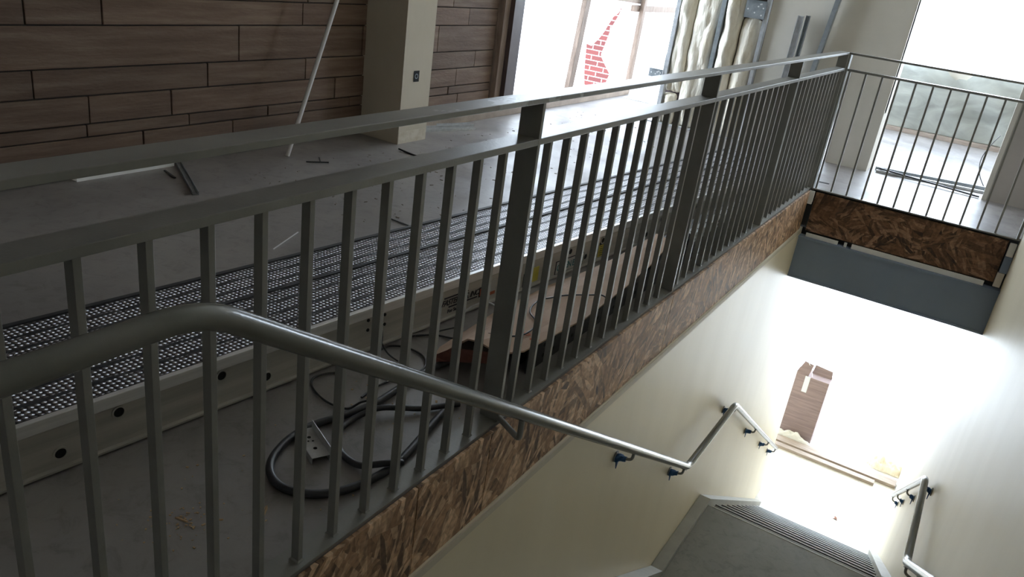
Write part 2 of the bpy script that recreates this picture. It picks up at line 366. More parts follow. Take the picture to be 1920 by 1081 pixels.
# boxed-in column against the stone wall
cb = MB(); cb.box(-3.82, -3.45, 4.33, 4.645, 0, CEIL)
c = thing('column', 'cream drywall column standing against the brown stone wall', 'column', (-3.63, 4.49, 0))
noisy('patched_drywall', (0.50, 0.45, 0.36), (0.56, 0.50, 0.41), 2, 0.8)
cb.build('casing', MATS['patched_drywall'], c)
mb = MB(); mb.box(-3.452, -3.4485, 4.335, 4.64, 0.005, 0.085); mb.build('water_stained_skirt', noisy('damp_plaster', (0.42, 0.36, 0.26), (0.60, 0.55, 0.47), 12, .85, lo=.3, hi=.6), c)
mb = MB(); mb.box(-3.4475, -3.4465, 4.446, 4.506, .425, .50); mb.build('switch_box', black, c)
mb = MB(); ring(mb, (-3.447, 4.476, .4625), (1, 0, 0), .012, .018, .001); mb.build('box_knockout', galv_dark, c)

# ---- wall at the end of the upper storey (y = 7.45)
YB = 7.45
def bwall(x0, x1, z0, z1, t=.12): return B(x0, x1, YB, YB + t, z0, z1)
w = MB(); w.box(-1.93, -1.185, YB, YB + .03, 0, .5); w.prism([(-1.142, 0), (-.79, 0), (-.79, .5), (-1.14, .5)], 1, YB, YB + .03); w.box(-1.93, -.79, YB, YB + .12, .5, 2.6); w.box(-.85, -.79, YB + .03, YB + .35, 0, 2.6)
w.box(-2.80, -1.93, YB, YB + .12, 2.45, 2.6)
w.build('wall_back', drywall, kind=S)  # stops short of the ceiling, an added unseen gap for daylight
B(-2.78, -1.95, YB + .09, YB + .14, .0, 2.45).build('wall_back_sheathing', brown_steel, kind=S)
B(.155, 3.2, YB - .03, YB + .25, 0, 2.6).build('wall_back_right', taupe, kind=S)
B(.12, .154, YB - .035, YB + .05, 0, 2.6).build('trim_2', drywall, kind=S)
# outer facade of upper storey beyond
B(-3.9, 3.2, 10.55, 10.7, OT, CEIL).build('wall_facade_header', drywall, kind=S)
B(.9, 3.2, 10.5, 10.7, 0, .9).build('wall_facade_right', drywall, kind=S)
B(RX, RX + .25, 10.15, 10.65, GZ, -.29).build('wall_lower_jamb', stairwall, kind=S)
B(-3.35, RX + .3, 10.62, 10.75, -.6, .74).build('wall_facade_spandrel', drywall, kind=S)

B(-4.0, 3.4, 10.76, 12.6, -.55, -.35).build('canopy_added_shade', taupe, kind=S)  # unseen canopy added to cut skylight on the lower stairs
# beam across the well and light strips above it
bt = thing('steel_beam', 'dark blue-grey steel beam spanning the stairwell under the far landing edge', 'beam', (-.3, 6.28, -.70))
B(WX - .0, RX + .0, 6.235, 6.255, -.70, -.385).build('web', hazed_steel, bt)
B(WX, RX, 6.215, 6.30, -.385, -.370).build('top_flange', hazed_steel, bt)
B(WX, RX, 6.30, 6.312, -.40, -.015).build('dark_gap_plate', black_steel, bt)  # black plate added over the slab edge to darken the gap
B(WX, RX, 6.225, 6.30, -.71, -.695).build('bottom_flange', hazed_steel, bt)
def strip(x0, x1, z0, z1, lab, name='trim_offcut', cat='offcut', m=white_board, y=6.245):
    o = MB().box(x0, x1, y, y + .012, z0, z1).build(name, m); tag(o, lab, cat); return o
strip(-.60, .30, -.369, -.333, 'long pale strip wedged between the far strand board and the beam')
strip(-.94, -.70, -.369, -.340, 'short pale notched strip under the left end of the far strand board')
strip(-.655, -.635, -.369, -.335, 'tiny pale shim between the two pale strips above the beam', 'shim', 'shim')

# ------------------------------------------------------------------ strand boards on the slab edge
js = [-1.2, 0.30, 1.44, 1.80, 3.335, 4.77, 6.18]
labs = ['strand board on the slab edge nearest the camera, below the handrail bend',
        'strand board on the slab edge just left of the short narrow piece',
        'short narrow strand board on the slab edge just left of the handrail bracket',
        'long strand board on the slab edge between the first and second wide posts',
        'strand board on the slab edge between the second and third wide posts',
        'far strand board of the long slab edge, ending at the corner post']
for i in range(6):
    if js[i + 1] < .3: continue
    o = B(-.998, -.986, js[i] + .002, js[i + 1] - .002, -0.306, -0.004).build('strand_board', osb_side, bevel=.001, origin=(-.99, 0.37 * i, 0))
    tag(o, labs[i], 'board', 'strand boards along the long slab edge')
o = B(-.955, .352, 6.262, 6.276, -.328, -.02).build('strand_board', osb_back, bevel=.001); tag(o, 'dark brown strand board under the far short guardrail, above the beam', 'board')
# corner fillers
B(-1.0, -.955, 6.24, 6.30, -.30, -.10).build('corner_stub', black_steel, kind=None)
tag(bpy.data.objects['corner_stub'], 'black steel stub in the gap between the two strand board runs', 'bracket')
o = B(-1.0, -.962, 6.225, 6.255, -.115, -.015).build('pale_gap_filler', white_board, bevel=.002); tag(o, 'white block under the corner post between the strand boards', 'block')
o = B(.362, .405, 6.24, 6.27, -.125, -.03).build('pale_gap_filler', white_board, bevel=.004); tag(o, 'white block standing in for the lit gap at the right end of the far strand board, just below the guardrail', 'block')  # white block colours in the lit gap beside the board
o = B(.362, .408, 6.24, 6.28, -.245, -.127).build('steel_stub', hazed_steel); tag(o, 'dark steel stub between the two lit-gap blocks at the right stairwell wall', 'bracket')
o = B(.355, .40, 6.235, 6.265, -.35, -.247).build('pale_gap_filler', lit_gap_m, bevel=.002); tag(o, 'pale block standing in for the lit gap at the right wall, lower of the two, above the beam', 'block')  # pale block colours in a second lit gap lower down

# ------------------------------------------------------------------ guardrails
g = thing('guardrail', 'long grey steel guardrail beside the stairwell, with wide flat posts and balusters', 'guardrail', (-1.03, 3.1, 0), 'steel guardrails')
RO = -1.0; RI = -1.066
y0, y1 = -1.2, 6.25
B(RI, RO, y0, y1, 0.987, 1.001).build('top_rail', toprail_paint, g, bevel=.0015)
B(RI, RO, y0, 6.24, .875, .893).build('middle_rail', paint, g, bevel=.0015)
B(RI - .003, RO, y0, 6.25, 0.0, .006).build('base_plate', paint, g)
posts = [0.359, 1.847, 3.335, 4.82, 6.228]; posts = [p for p in posts if p > .5] + [-1.13]
pm = None
for p in posts:
    if pm is None: pm = B(RI, RO + .0005, posts[0], posts[0] + .014, .006, .987).build('post', paint, g, bevel=.001)
    else:
        q = pm.copy(); COL.objects.link(q); q.location = (0, p - posts[0], 0)
bm_ = None
SP = .1137
ys = [1.847 + .0595 + .0535 + SP * k for k in range(12)]
bal_y = []
for p in (-1.13 + .0, .359, 1.847, 3.335, 4.822):
    for k in range(12 if p != 4.822 else 12):
        y = p + .0595 + .055 + SP * k - .0
        if p == .359: pass
        if y < 6.19 and y > -.2: bal_y.append(y)
bal_y.append(.362)
def baluster_mb(x0, x1, ya, yb, z0=.006, z1=.875):
    mb = MB(); mb.box(x0, x1, ya, yb, z0, z1)
    a, b = .003, .004       # weld bead at the foot
    vs = [(x0 - a, ya - a, z0), (x1 + a, ya - a, z0), (x1 + a, yb + a, z0), (x0 - a, yb + a, z0), (x0, ya, z0 + b), (x1, ya, z0 + b), (x1, yb, z0 + b), (x0, yb, z0 + b)]
    mb.add(vs, [(0, 1, 5, 4), (1, 2, 6, 5), (2, 3, 7, 6), (3, 0, 4, 7)]); return mb
BW = .0135
for y in bal_y:
    if bm_ is None:
        b0 = y; bm_ = baluster_mb(-1.040, -1.018, y - BW / 2, y + BW / 2).build('baluster', paint, g, bevel=.0008)
    else:
        q = bm_.copy(); COL.objects.link(q); q.location = (0, y - b0, 0)
g2 = thing('guardrail', 'short grey steel guardrail across the far end of the stairwell', 'guardrail', (-.3, 6.28, 0), 'steel guardrails')
B(-1.0, .412, 6.245, 6.31, .987, 1.001).build('top_rail', paint, g2, bevel=.0015)
B(-.985, .412, 6.255, 6.305, .873, .889).build('middle_rail', paint, g2, bevel=.0015)
B(-.985, .40, 6.245, 6.31, -.003, .006).build('base_plate', paint, g2)
pq = B(-1.0, -.985, 6.243, 6.312, -.0, .987).build('post', paint, g2, bevel=.001)
q = pq.copy(); COL.objects.link(q); q.location = (1.385, 0, 0)
bb = None
for k in range(12):
    x = -.968 + .1111 * k
    if bb is None:
        bx = x; mb = MB(); mb.box(x - .0065, x + .0065, 6.268, 6.29, .006, .873); bb = mb.build('baluster', paint, g2, bevel=.0008)
    else: q = bb.copy(); COL.objects.link(q); q.location = (x - bx, 0, 0)

# ------------------------------------------------------------------ staircase
st = thing('staircase', 'grey concrete staircase with a mid landing between steel side stringers, descending away', 'staircase', (-.29, 4.6, GZ))
XL, XR = -.90, .325
B(XL, XR, 3.90, 5.15, LZ - .1, LZ).build('landing', conc_stair, st)
def flight(ytop, ztop, nr, rise, run, vis):
    for k in range(nr - 1):
        ya = ytop + run * k; z = ztop - rise * (k + 1)
        mb = MB(); mb.box(XL, XR, ya, ya + run + .02, z - .04, z)
        mb.box(XL, XR, ya, ya + .015, z, z + rise - .0)
        t = mb.build('step', conc_stair, st)
        if vis:
            mb = MB(); mb.box(XL, XR, ya + run + .012, ya + run + .021, z - .012, z + .0015); mb.build('nosing', nosing_m, t)
flight(.48, 0, 13, 2.26 / 13, 3.42 / 12, False)
flight(5.15, LZ, 11, 1.95 / 11, .29, True)
B(XL, XR, 5.15, 5.159, LZ - .014, LZ + .0015).build('nosing', nosing_m, st)
B(XL, XR, 8.05, 8.065, GZ, GZ + 1.95 / 11).build('riser', conc_stair, st)
SL = .605
def stringer(x0, x1):
    prof = [(4.2 - 3.6, -2.22 + 3.6 * .615), (4.2, -2.22), (5.2, -2.22), (8.45, -4.17), (8.45, GZ + .0), (8.05, GZ), (5.1, -2.22 - .36), (4.15, -2.22 - .36), (.3, -.3), (.6, -.05)]
    prof = [(.50, -.0), (4.2, -2.22), (5.18, -2.22), (8.42, -4.19), (8.42, GZ), (8.02, GZ), (5.1, -2.56), (4.15, -2.56), (.50, -.4)]
    mb = MB(); mb.prism(prof, 0, x0, x1); return mb.build('stringer', stringer_m, st, bevel=.002)
stringer(WX + .002, XL); stringer(XR, RX - .002)

# ------------------------------------------------------------------ handrails
def handrail(xp, xw, label, pts, brackets, far_end):
    h = thing('handrail', label, 'handrail', (xp, 4.0, -2.0), 'round steel handrails')
    mb = MB(); mb.tube(fillet(pts, .07), .0215, 24); mb.build('pipe', pipe_paint, h)
    sgn = 1 if xw > xp else -1
    for (y, z, slope, tape) in brackets:
        mb = MB(); x_m = xp + sgn * .02
        path = fillet([(xp, y, z - .018), (xp + sgn * .004, y, z - .058), (xw - sgn * .012, y, z - .075), (xw - sgn*.002, y, z - .075)], .018, 5)
        mb.tube(path, .0075, 10)
        slug(mb, (xw - sgn * .001, y, z - .075), (-sgn, 0, 0), .028, .006, 18)
        mb.bar((xp, y - .025, z - .0215 + .025 * slope), (xp, y + .025, z - .0215 - .025 * slope), .025, .005)
        b = mb.build('bracket', paint, h)
        if tape:
            mt = MB(); random.seed(int(y * 100))
            c0 = Vector((xp + sgn * .03, y, z - .066)); c1 = Vector((xw - sgn * .008, y, z - .078))
            n = 9; rings = []
            for t in range(5):
                c_ = c0.lerp(c1, t / 4); r = .013 + .007 * t / 4
                rings.append([c_ + Vector((0, math.cos(2 * math.pi * k / n), math.sin(2 * math.pi * k / n))) * r * random.uniform(.75, 1.3) for k in range(n)])
            vs = [p for r_ in rings for p in r_]; fs = [(i * n + k, i * n + (k + 1) % n, (i + 1) * n + (k + 1) % n, (i + 1) * n + k) for i in range(4) for k in range(n)]
            fs += [tuple(range(n))[::-1], tuple(range(4 * n, 5 * n))]
            mt.add(vs, fs)
            mt.add([c1 + Vector(p) for p in ((-sgn * .002, -.012, -.01), (-sgn * .002, .014, -.012), (-sgn * .004, .002, -.062), (-sgn * .010, -.012, -.01), (-sgn * .010, .014, -.012), (-sgn * .008, .002, -.062))],
                   [(0, 1, 2), (5, 4, 3), (0, 3, 4, 1), (1, 4, 5, 2), (2, 5, 3, 0)])
            mt.build('masking_tape', tape_blue, b)
    return h
ZP = .792
zl = -1.355
s1 = (ZP - zl) / (4.13 - .70)
end = (8.27, -3.36); s2 = (zl - end[1]) / (end[0] - 5.10)
hl = handrail(-.9, WX, 'grey pipe handrail on the left of the stairwell, crossing in front of the guardrail', [(-.9, -1.0, ZP), (-.9, .70, ZP), (-.9, 4.13, zl), (-.9, 5.10, zl), (-.9, end[0], end[1])],
         [(3.0, ZP - s1 * 2.30, s1, 1), (4.06, zl + .04, s1, 1), (5.16, zl - .03, s2, 1), (6.36, zl - s2 * 1.26, s2, 1), (7.45, zl - s2 * 2.35, s2, 1), (8.2, zl - s2 * 3.10, s2, 1)], end)
# U-shaped bracket from first post foot
mb = MB(); zb = ZP - s1 * (1.815 - .70)
mb.tube(fillet([(-1.0, 1.854, .018), (-.90, 1.815, .004), (-.90, 1.815, zb - .015)], .018, 6), .0095, 12)
mb.build('bracket', paint, hl)
hr = handrail(.345, RX, 'grey pipe handrail on the right stairwell wall', [(.345, -1.0, ZP), (.345, .70, ZP), (.345, 4.13, zl), (.345, 5.10, zl), (.345, end[0], end[1])],
         [(3.0, ZP - s1 * 2.30, s1, 0), (4.04, zl + .05, s1, 0), (5.16, zl - .03, s2, 1), (6.36, zl - s2 * 1.26, s2, 1), (7.45, zl - s2 * 2.35, s2, 1), (8.2, zl - s2 * 3.10, s2, 1)], end)

# ------------------------------------------------------------------ aluminium stage on the floor
P1 = Vector((-1.711, .777, 0)); P2 = Vector((-1.427, 3.44, 0)); dd = (P2 - P1).normalized(); nn = Vector((dd.y, -dd.x, 0))
SM = Matrix(((dd.x, -nn.x, 0, P1.x), (dd.y, -nn.y, 0, P1.y), (0, 0, 1, 0), (0, 0, 0, 1)))   # local: x along, y away from camera side, z up
SM = Matrix.Translation(P1) @ Matrix(((dd.x, -nn.x, 0), (dd.y, -nn.y, 0), (0, 0, 1))).to_4x4()
HS = .163; LS0, LS1 = -1.3, 5.35
stg = thing('work_platform', 'long aluminium work platform with ribbed button treads lying on the floor behind the guardrail', 'work platform', tuple(SM @ Vector((2.5, .26, 0))))
mb = MB(); mb.box(LS0, LS1, 0, .028, 0.006, HS - .034, SM); mb.box(LS0, LS1, -.014, .0, 0.007, .013, SM); mb.box(LS0, LS1, .012, .03, 0.0, .008, SM); mb.box(LS0, LS1, .49, .515, 0, HS - .004, SM)
mb.build('side_beam', alu, stg)
MB().box(LS0, LS1, -.006, .012, HS - .034, HS + .002, SM).build('edge_lip', alu_bright, stg, bevel=.002)
w_ = .5 / 7
for k in range(7):
    y0_ = .016 + k * w_
    MB().box(LS0, LS1, y0_, y0_ + w_ - .012, HS - .012, HS, SM).build('tread', tread_m, stg)
gb = MB()
for k in range(8):
    y0_ = .004 + k * w_; ww = .018 if k in (4,7) else .012
    gb.box(LS0, LS1, y0_, y0_ + ww, HS - .02, HS - .002 + (.008 if k in (4, 7) else .003), SM)
gb.build('rib', groove, stg)
holes = [(.119, .050), (.27, .108), (.572, .107), (.728, .047), (2.39, .107), (2.535, .050), (2.678, .105), (3.14, .046)]
for k in range(5):
    holes += [(3.29 + .45 * k, .107), (3.59 + .45 * k, .048)]
for a, h in holes:
    c_ = SM @ Vector((a, -.0005, h)); mb = MB(); ring(mb, c_, nn, .014, .019, .003); r_ = mb.build('grommet', alu, stg)
    mb = MB(); slug(mb, c_, nn, .014, .0012); mb.build('bore', black, r_)
mb = MB()
for a, h in ((1.216, .119), (1.218, .081), (1.139, .119), (1.139, .082)): slug(mb, SM @ Vector((a, -.0005, h)), nn, .006, .003, 12)
mb.build('rivets', black, stg)
def TM(a, h): return Matrix.Translation(SM @ Vector((a, -.0012, h))) @ Matrix(((dd.x, 0, nn.x), (dd.y, 0, nn.y), (0, 1, 0))).to_4x4()
text('FASTENERS, INC.', .034, TM(1.515, .062), ink, stg, 'lettering', shear=.35, spacing=.88)
mb = MB(); mb.box(1.56, 1.73, -.002, .0, .050, .055, SM); mb.box(1.53, 1.67, -.002, 0, .092, .097, SM); mb.build('lettering_rule', ink, stg)
text('For Sale Call', .020, TM(1.555, .028), ink, stg, 'small_lettering')
mb = MB(); mb.box(1.74, 1.775, -.002, 0, .045, .088, SM); mb.build('border', ink, stg)
mb = MB(); mb.box(1.744, 1.771, -.003, 0, .05, .083, SM); mb.build('orange_sticker', orange, stg)
mb = MB(); mb.box(1.80, 1.845, -.002, 0, .038, .10, SM); mb.build('red_sticker', off, stg)
mb = MB(); mb.box(1.802, 1.843, -.003, 0, .038, .052, SM); mb.build('sticker_band', orange, stg)
mb = MB(); mb.box(2.085, 2.15, -.002, 0, .022, .09, SM); mb.build('yellow_sticker', yellow, stg)
mb = MB(); mb.box(2.04, 2.06, -.002, 0, .012, .075, SM); mb.build('black_sticker', ink, stg)
mb = MB(); mb.box(2.285, 2.515, -.002, 0, .012, .078, SM); mb.build('sign_border', ink, stg)
mb = MB(); mb.box(2.289, 2.511, -.003, 0, .016, .074, SM); mb.build('sign_plate', off, stg)
t_ = text('GREEN BULL', .044, Matrix.Translation(nn * .002) @ TM(2.292, .030), teal, stg, 'sign_lettering', spacing=.84)
mb = MB(); mb.box(2.655, 2.735, -.002, 0, .020, .082, SM); mb.build('yellow_sticker', yellow, stg)
mb = MB(); mb.box(2.655, 2.735, -.003, 0, .082, .095, SM)
for k in range(5): mb.box(2.662, 2.728, -.003, 0, .028 + .011 * k, .031 + .011 * k, SM)
mb.build('sticker_print', ink, stg)

# ------------------------------------------------------------------ black perforated channels + cardboard
def channel(x, ya, yb, w, h, m, label, z=0.0, dx=0.0, holes_m=black, flip=False):
    t = thing('perforated_channel', label, 'steel channel', (x, (ya + yb) / 2, z), 'steel channels beside the guardrail')
    mb = MB()
    def bx(x0, x1, z0, z1):
        vs = [(x0, ya, z0), (x1, ya, z0), (x1, ya, z1), (x0, ya, z1), (x0 + dx, yb, z0), (x1 + dx, yb, z0), (x1 + dx, yb, z1), (x0 + dx, yb, z1)]
        mb.add(vs, [(0, 1, 2, 3), (7, 6, 5, 4), (0, 4, 5, 1), (1, 5, 6, 2), (2, 6, 7, 3), (3, 7, 4, 0)])
    bx(x - w / 2, x + w / 2, z + h - .004, z + h); bx(x + w / 2 - .004, x + w / 2, z, z + h - .004); bx(x - w / 2, x - w / 2 + .004, z, z + h - .004)
    mb.build('profile', m, t)
    mb = MB(); n = int((yb - ya) / .075)
    for k in range(n):
        y = ya + .04 + .075 * k; xx = x + w / 2 + dx * (y - ya) / (yb - ya)
        for zz in (z + h * .3, z + h * .7): slug(mb, (xx - .0005, y, zz), (1, 0, 0), .008, .0012, 10)
        slug(mb, (xx - w * .5, y, z + h - .0005), (0, 0, 1), .009, .0012, 10)
    mb.build('hole_pattern', holes_m, t)
channel(-1.125, 2.18, 4.9, .055, .105, black_steel, 'black perforated steel channel on the floor closest to the guardrail')
channel(-1.205, 2.22, 5.1, .06, .108, black_steel, 'black perforated steel channel in the middle of the bundle under the cardboard')
channel(-1.30, 2.35, 3.35, .06, .045, black_steel, 'low black channel beside the platform, hidden mostly under the cardboard')
channel(-1.112, 3.78, 4.8, .045, .05, galv_dark, 'grey galvanised punched channel lying on the black channels behind the second wide post', z=.108)
# cardboard
cbx = thing('cardboard_sheet', 'flattened pinkish brown cardboard carton lying between the platform and the guardrail', 'cardboard', (-1.22, 2.9, .1))
mb = MB(); rows = [(2.02, -1.38, -1.12), (2.10, -1.41, -1.075), (2.5, -1.43, -1.045), (2.9, -1.41, -1.06), (3.3, -1.37, -1.10), (3.68, -1.33, -1.16)]
vs = []
for (y, xa, xb) in rows:
    for j in range(7):
        t = j / 6; x = xa + (xb - xa) * t; z = .018 + .114 * min(1, t * 2.0) + (.004 if j in (2, 4) else 0) + .006 * math.sin(y * 5 + j)
        vs.append((x, y, z))
fs = [(i * 7 + j, i * 7 + j + 1, (i + 1) * 7 + j + 1, (i + 1) * 7 + j) for i in range(5) for j in range(6)]
mb.add(vs, fs); mb.build('panel', card, cbx, solid=.006)
mb = MB(); mb.add([(-1.38, 2.015, .022), (-1.30, 2.015, .085), (-1.12, 2.015, .135), (-1.13, 1.995, .10), (-1.30, 1.995, .04), (-1.385, 1.995, .006)], [(0, 1, 4, 5), (1, 2, 3, 4)]); mb.build('end_flap', card_side, cbx, solid=.005)
M_ = Matrix.Translation((-1.125, 2.13, .1385)) @ Matrix.Rotation(math.radians(65), 4, 'Z')
text('G', .035, M_ @ Matrix.Translation((.05, .02, 0)), red_ink, cbx, 'print'); text('SS', .035, M_ @ Matrix.Translation((.05, -.025, 0)), red_ink, cbx, 'print')

# ------------------------------------------------------------------ hoses and wires on the slab
def cable(name, pts, r, m, label, cat, z=None, smooth=5):
    P_ = [(p[0], p[1], (z if z is not None else p[2])) for p in pts]
    o = MB().tube(smoothpath(P_, smooth), r, 10).build(name, m); return tag(o, label, cat)
hoseA = [(-1.245, 2.14), (-1.282, 2.117), (-1.311, 2.086), (-1.331, 2.031), (-1.338, 1.96), (-1.341, 1.883), (-1.335, 1.764), (-1.331, 1.66), (-1.341, 1.60), (-1.357, 1.53), (-1.381, 1.45), (-1.382, 1.367), (-1.362, 1.295), (-1.334, 1.243), (-1.294, 1.209), (-1.25, 1.193), (-1.205, 1.20), (-1.157, 1.228), (-1.12, 1.275), (-1.097, 1.34), (-1.086, 1.42), (-1.089, 1.49), (-1.108, 1.584), (-1.133, 1.69), (-1.149, 1.765)]
cable('hose', [(x, y, .012) for x, y in hoseA], .0115, rubber, 'thick black hose in a large loop on the floor, passing around the metal bracket', 'hose')
hoseB = [(-1.14, 1.84, .012), (-1.172, 1.79, .013), (-1.209, 1.732, .014), (-1.25, 1.685, .02), (-1.294, 1.628, .025), (-1.317, 1.567, .015), (-1.32, 1.52, .011), (-1.308, 1.478, .011), (-1.274, 1.437, .011), (-1.235, 1.405, .011), (-1.19, 1.392, .011), (-1.151, 1.392, .014), (-1.117, 1.405, .026), (-1.085, 1.431, .034), (-1.072, 1.471, .02)]
cable('hose', hoseB, .0095, rubber, 'thinner black hose making the inner loop on the floor left of the first wide post', 'hose')
cable('wire', [(-1.35, 2.235), (-1.381, 2.229), (-1.428, 2.202), (-1.481, 2.18), (-1.530, 2.13), (-1.55, 2.08)], .0035, wire_m, 'thin black wire on the floor leading to the end of the cardboard', 'wire', z=.006)
w2 = [(-1.55, 1.93), (-1.555, 1.97), (-1.545, 1.995), (-1.522, 2.014), (-1.479, 2.024), (-1.43, 2.018), (-1.39, 1.99), (-1.365, 1.945), (-1.368, 1.90), (-1.385, 1.86), (-1.395, 1.80), (-1.40, 1.73), (-1.39, 1.663)]
cable('wire', [(x, y, .006) for x, y in w2], .0038, wire_m, 'thin black wire curled on the floor between the platform and the thick hose', 'wire')
w3 = [(-1.575, 1.72), (-1.595, 1.69), (-1.603, 1.647), (-1.575, 1.609), (-1.524, 1.583), (-1.47, 1.571), (-1.43, 1.575), (-1.399, 1.59), (-1.377, 1.618), (-1.36, 1.65)]
cable('wire', [(x + .025, y, .006 if i < 8 else .026) for i, (x, y) in enumerate(w3)], .0035, wire_m, 'thin black wire arc on the floor just above the thick hose, near the platform', 'wire')
lp = [(-1.46, 1.79, .005), (-1.50, 1.86, .03), (-1.53, 1.918, .06), (-1.55, 1.935, .10), (-1.55, 1.922, .118), (-1.545, 1.91, .10), (-1.525, 1.915, .05), (-1.50, 1.92, .02), (-1.46, 1.925, .005)]
cable('wire', lp, .003, wire_m, 'thin wire standing up in a narrow loop against the platform side', 'wire')
cw = [(-1.24, 2.50, .142), (-1.223, 2.526, .142), (-1.2, 2.585, .142), (-1.17, 2.632, .142), (-1.129, 2.678, .142), (-1.09, 2.715, .144), (-1.062, 2.71, .142)]
cable('wire', cw, .003, wire_m, 'thin wire lying across the top of the cardboard sheet', 'wire')
cw2 = [(-1.235, 2.46, .146), (-1.225, 2.40, .146), (-1.20, 2.345, .146), (-1.155, 2.31, .142), (-1.13, 2.25, .142), (-1.13, 2.18, .142), (-1.16, 2.13, .142), (-1.22, 2.10, .14)]
cable('wire', cw2, .003, wire_m, 'thin wire curling over the near end of the cardboard sheet', 'wire')
w5 = [(-1.52, 2.38, .012), (-1.50, 2.43, .04), (-1.475, 2.48, .05), (-1.45, 2.52, .03), (-1.43, 2.52, .006)]
cable('wire', w5, .004, galv, 'short silver-grey cable end at the platform foot, left of the first wide post', 'wire')
cable('wire', [(-1.46, 2.30), (-1.49, 2.22), (-1.50, 2.16), (-1.53, 2.11)], .003, wire_m, 'short thin wire crossing another near the platform foot', 'wire', z=.010)

# galvanised bracket on the slab
br = thing('steel_bracket', 'small shiny galvanised U-shaped bracket with holes inside the hose loop', 'bracket', (-1.315, 1.395, 0))
bd = Vector((-1.250, 1.365, 0)) - Vector((-1.378, 1.425, 0)); bl = bd.length; bd.normalize(); bn = Vector((-bd.y, bd.x, 0))
BMx = Matrix.Translation((-1.378, 1.405, 0.0)) @ Matrix(((bd.x, bn.x, 0), (bd.y, bn.y, 0), (0, 0, 1))).to_4x4()
mb = MB(); mb.box(0, bl, -.026, .026, .018, .0205, BMx); mb.box(0, bl, -.0265, -.024, 0.0, .0205, BMx); mb.box(0, bl, .024, .0265, .0, .045, BMx); mb.build('channel_body', galv, br, bevel=.0008)
mb = MB()
for a, b_, r in ((.045, .0, .0055), (.065, .004, .003), (.062, -.008, .003), (.10, -.002, .0055)): slug(mb, BMx @ Vector((a, b_, .0203)), (0, 0, 1), r, .0006, 12)
for a in (.035, .085): slug(mb, BMx @ Vector((a, -.0262, .01)), -bn, .004, .0006, 10)
mb.build('holes', black, br)

# wood chips and litter
def chip(p, l, w, ang, m, label, name='wood_chip', cat='wood chip', h=.004, grp=None):
    Mx = Matrix.Translation(p) @ Matrix.Rotation(ang, 4, 'Z')
    mb = MB(); mb.add([Mx @ Vector(q) for q in ((-l / 2, -w * .2, 0), (l * .4, -w / 2, 0), (l / 2, w * .1, 0), (-l * .3, w / 2, 0), (-l / 2, -w * .1, h * .8), (l * .38, -w * .4, h), (l / 2, w * .1, h * .6), (-l * .3, w * .4, h))],
           [(3, 2, 1, 0), (4, 5, 6, 7), (0, 1, 5, 4), (1, 2, 6, 5), (2, 3, 7, 6), (3, 0, 4, 7)])
    o = mb.build(name, m); return tag(o, label, cat, grp)
chip((-1.33, .965, 0), .035, .008, .3, chip_m, 'curved wood chip on the floor left of the fourth baluster from the bottom left')
chip((-1.208, 1.11, 0), .03, .009, 2.2, chip_m, 'upright pale wood splinter on the floor near the bottom, beside a baluster', h=.012)
chip((-1.265, 1.02, 0), .02, .006, .9, chip_m, 'small wood chip between the curved chip and the upright splinter')
random.seed(3)
db = MB()
for k in range(130):
    x = random.uniform(-1.5, -1.08); y = random.uniform(.75, 1.9)
    if random.random() < .55: x = random.gauss(-1.32, .03); y = random.gauss(.965, .04)
    s_ = random.uniform(.0008, .0022); Mx = Matrix.Translation((x, y, 0)) @ Matrix.Rotation(random.random() * 6, 4, 'Z')
    db.box(-s_ * 1.5, s_ * 1.5, -s_, s_, 0, s_, Mx)
o = db.build('sawdust', chip_m); o['kind'] = 'stuff'; tag(o, 'scattered sawdust crumbs on the floor behind the near balusters', 'sawdust')
db = MB()
for k in range(260):
    x = random.uniform(-3.42, -2.3); y = random.uniform(2.9, 7.2); s_ = random.uniform(.002, .006); Mx = Matrix.Translation((x, y, 0)) @ Matrix.Rotation(random.random() * 6, 4, 'Z')
    db.box(-s_ * 1.8, s_ * 1.8, -s_ * .6, s_ * .6, 0, s_ * .6, Mx)
o = db.build('debris', noisy('grit', (.12, .10, .08), (.3, .26, .22), 40, .9)); o['kind'] = 'stuff'; tag(o, 'small grit and scraps scattered over the open floor by the stone wall', 'debris')
def stick(a, b, w, m, label, name='stick', cat='scrap'):
    o = MB().bar(a, b, w, w * .6).build(name, m); return tag(o, label, cat)
stick((-3.70, 2.66, .004), (-3.56, 2.62, .004), .010, black_steel, 'thin dark scrap on the floor beside the dark angle section')
stick((-3.44, 3.45, .004), (-3.36, 3.56, .004), .008, black_steel, 'thin dark scrap on the floor right of the white conduit foot')
stick((-3.47, 3.59, .004), (-3.37, 3.50, .010), .006, black_steel, 'thin dark scrap crossing another right of the white conduit foot')
stick((-2.488, 2.313, .004), (-2.58, 2.55, .004), .005, conduit, 'thin pale stick on the floor between the fourth and fifth near balusters')
cable('wire', [(-3.34, 4.21, .01), (-3.26, 4.20, .006), (-3.17, 4.19, .004), (-3.02, 4.19, .004)], .006, wire_m, 'short dark bent wire on the floor in front of the cream column', 'wire')
stick((-2.46, 3.06, .004), (-2.30, 3.05, .004), .007, black_steel, 'dark thin scrap on the floor below the middle rail near the near balusters')

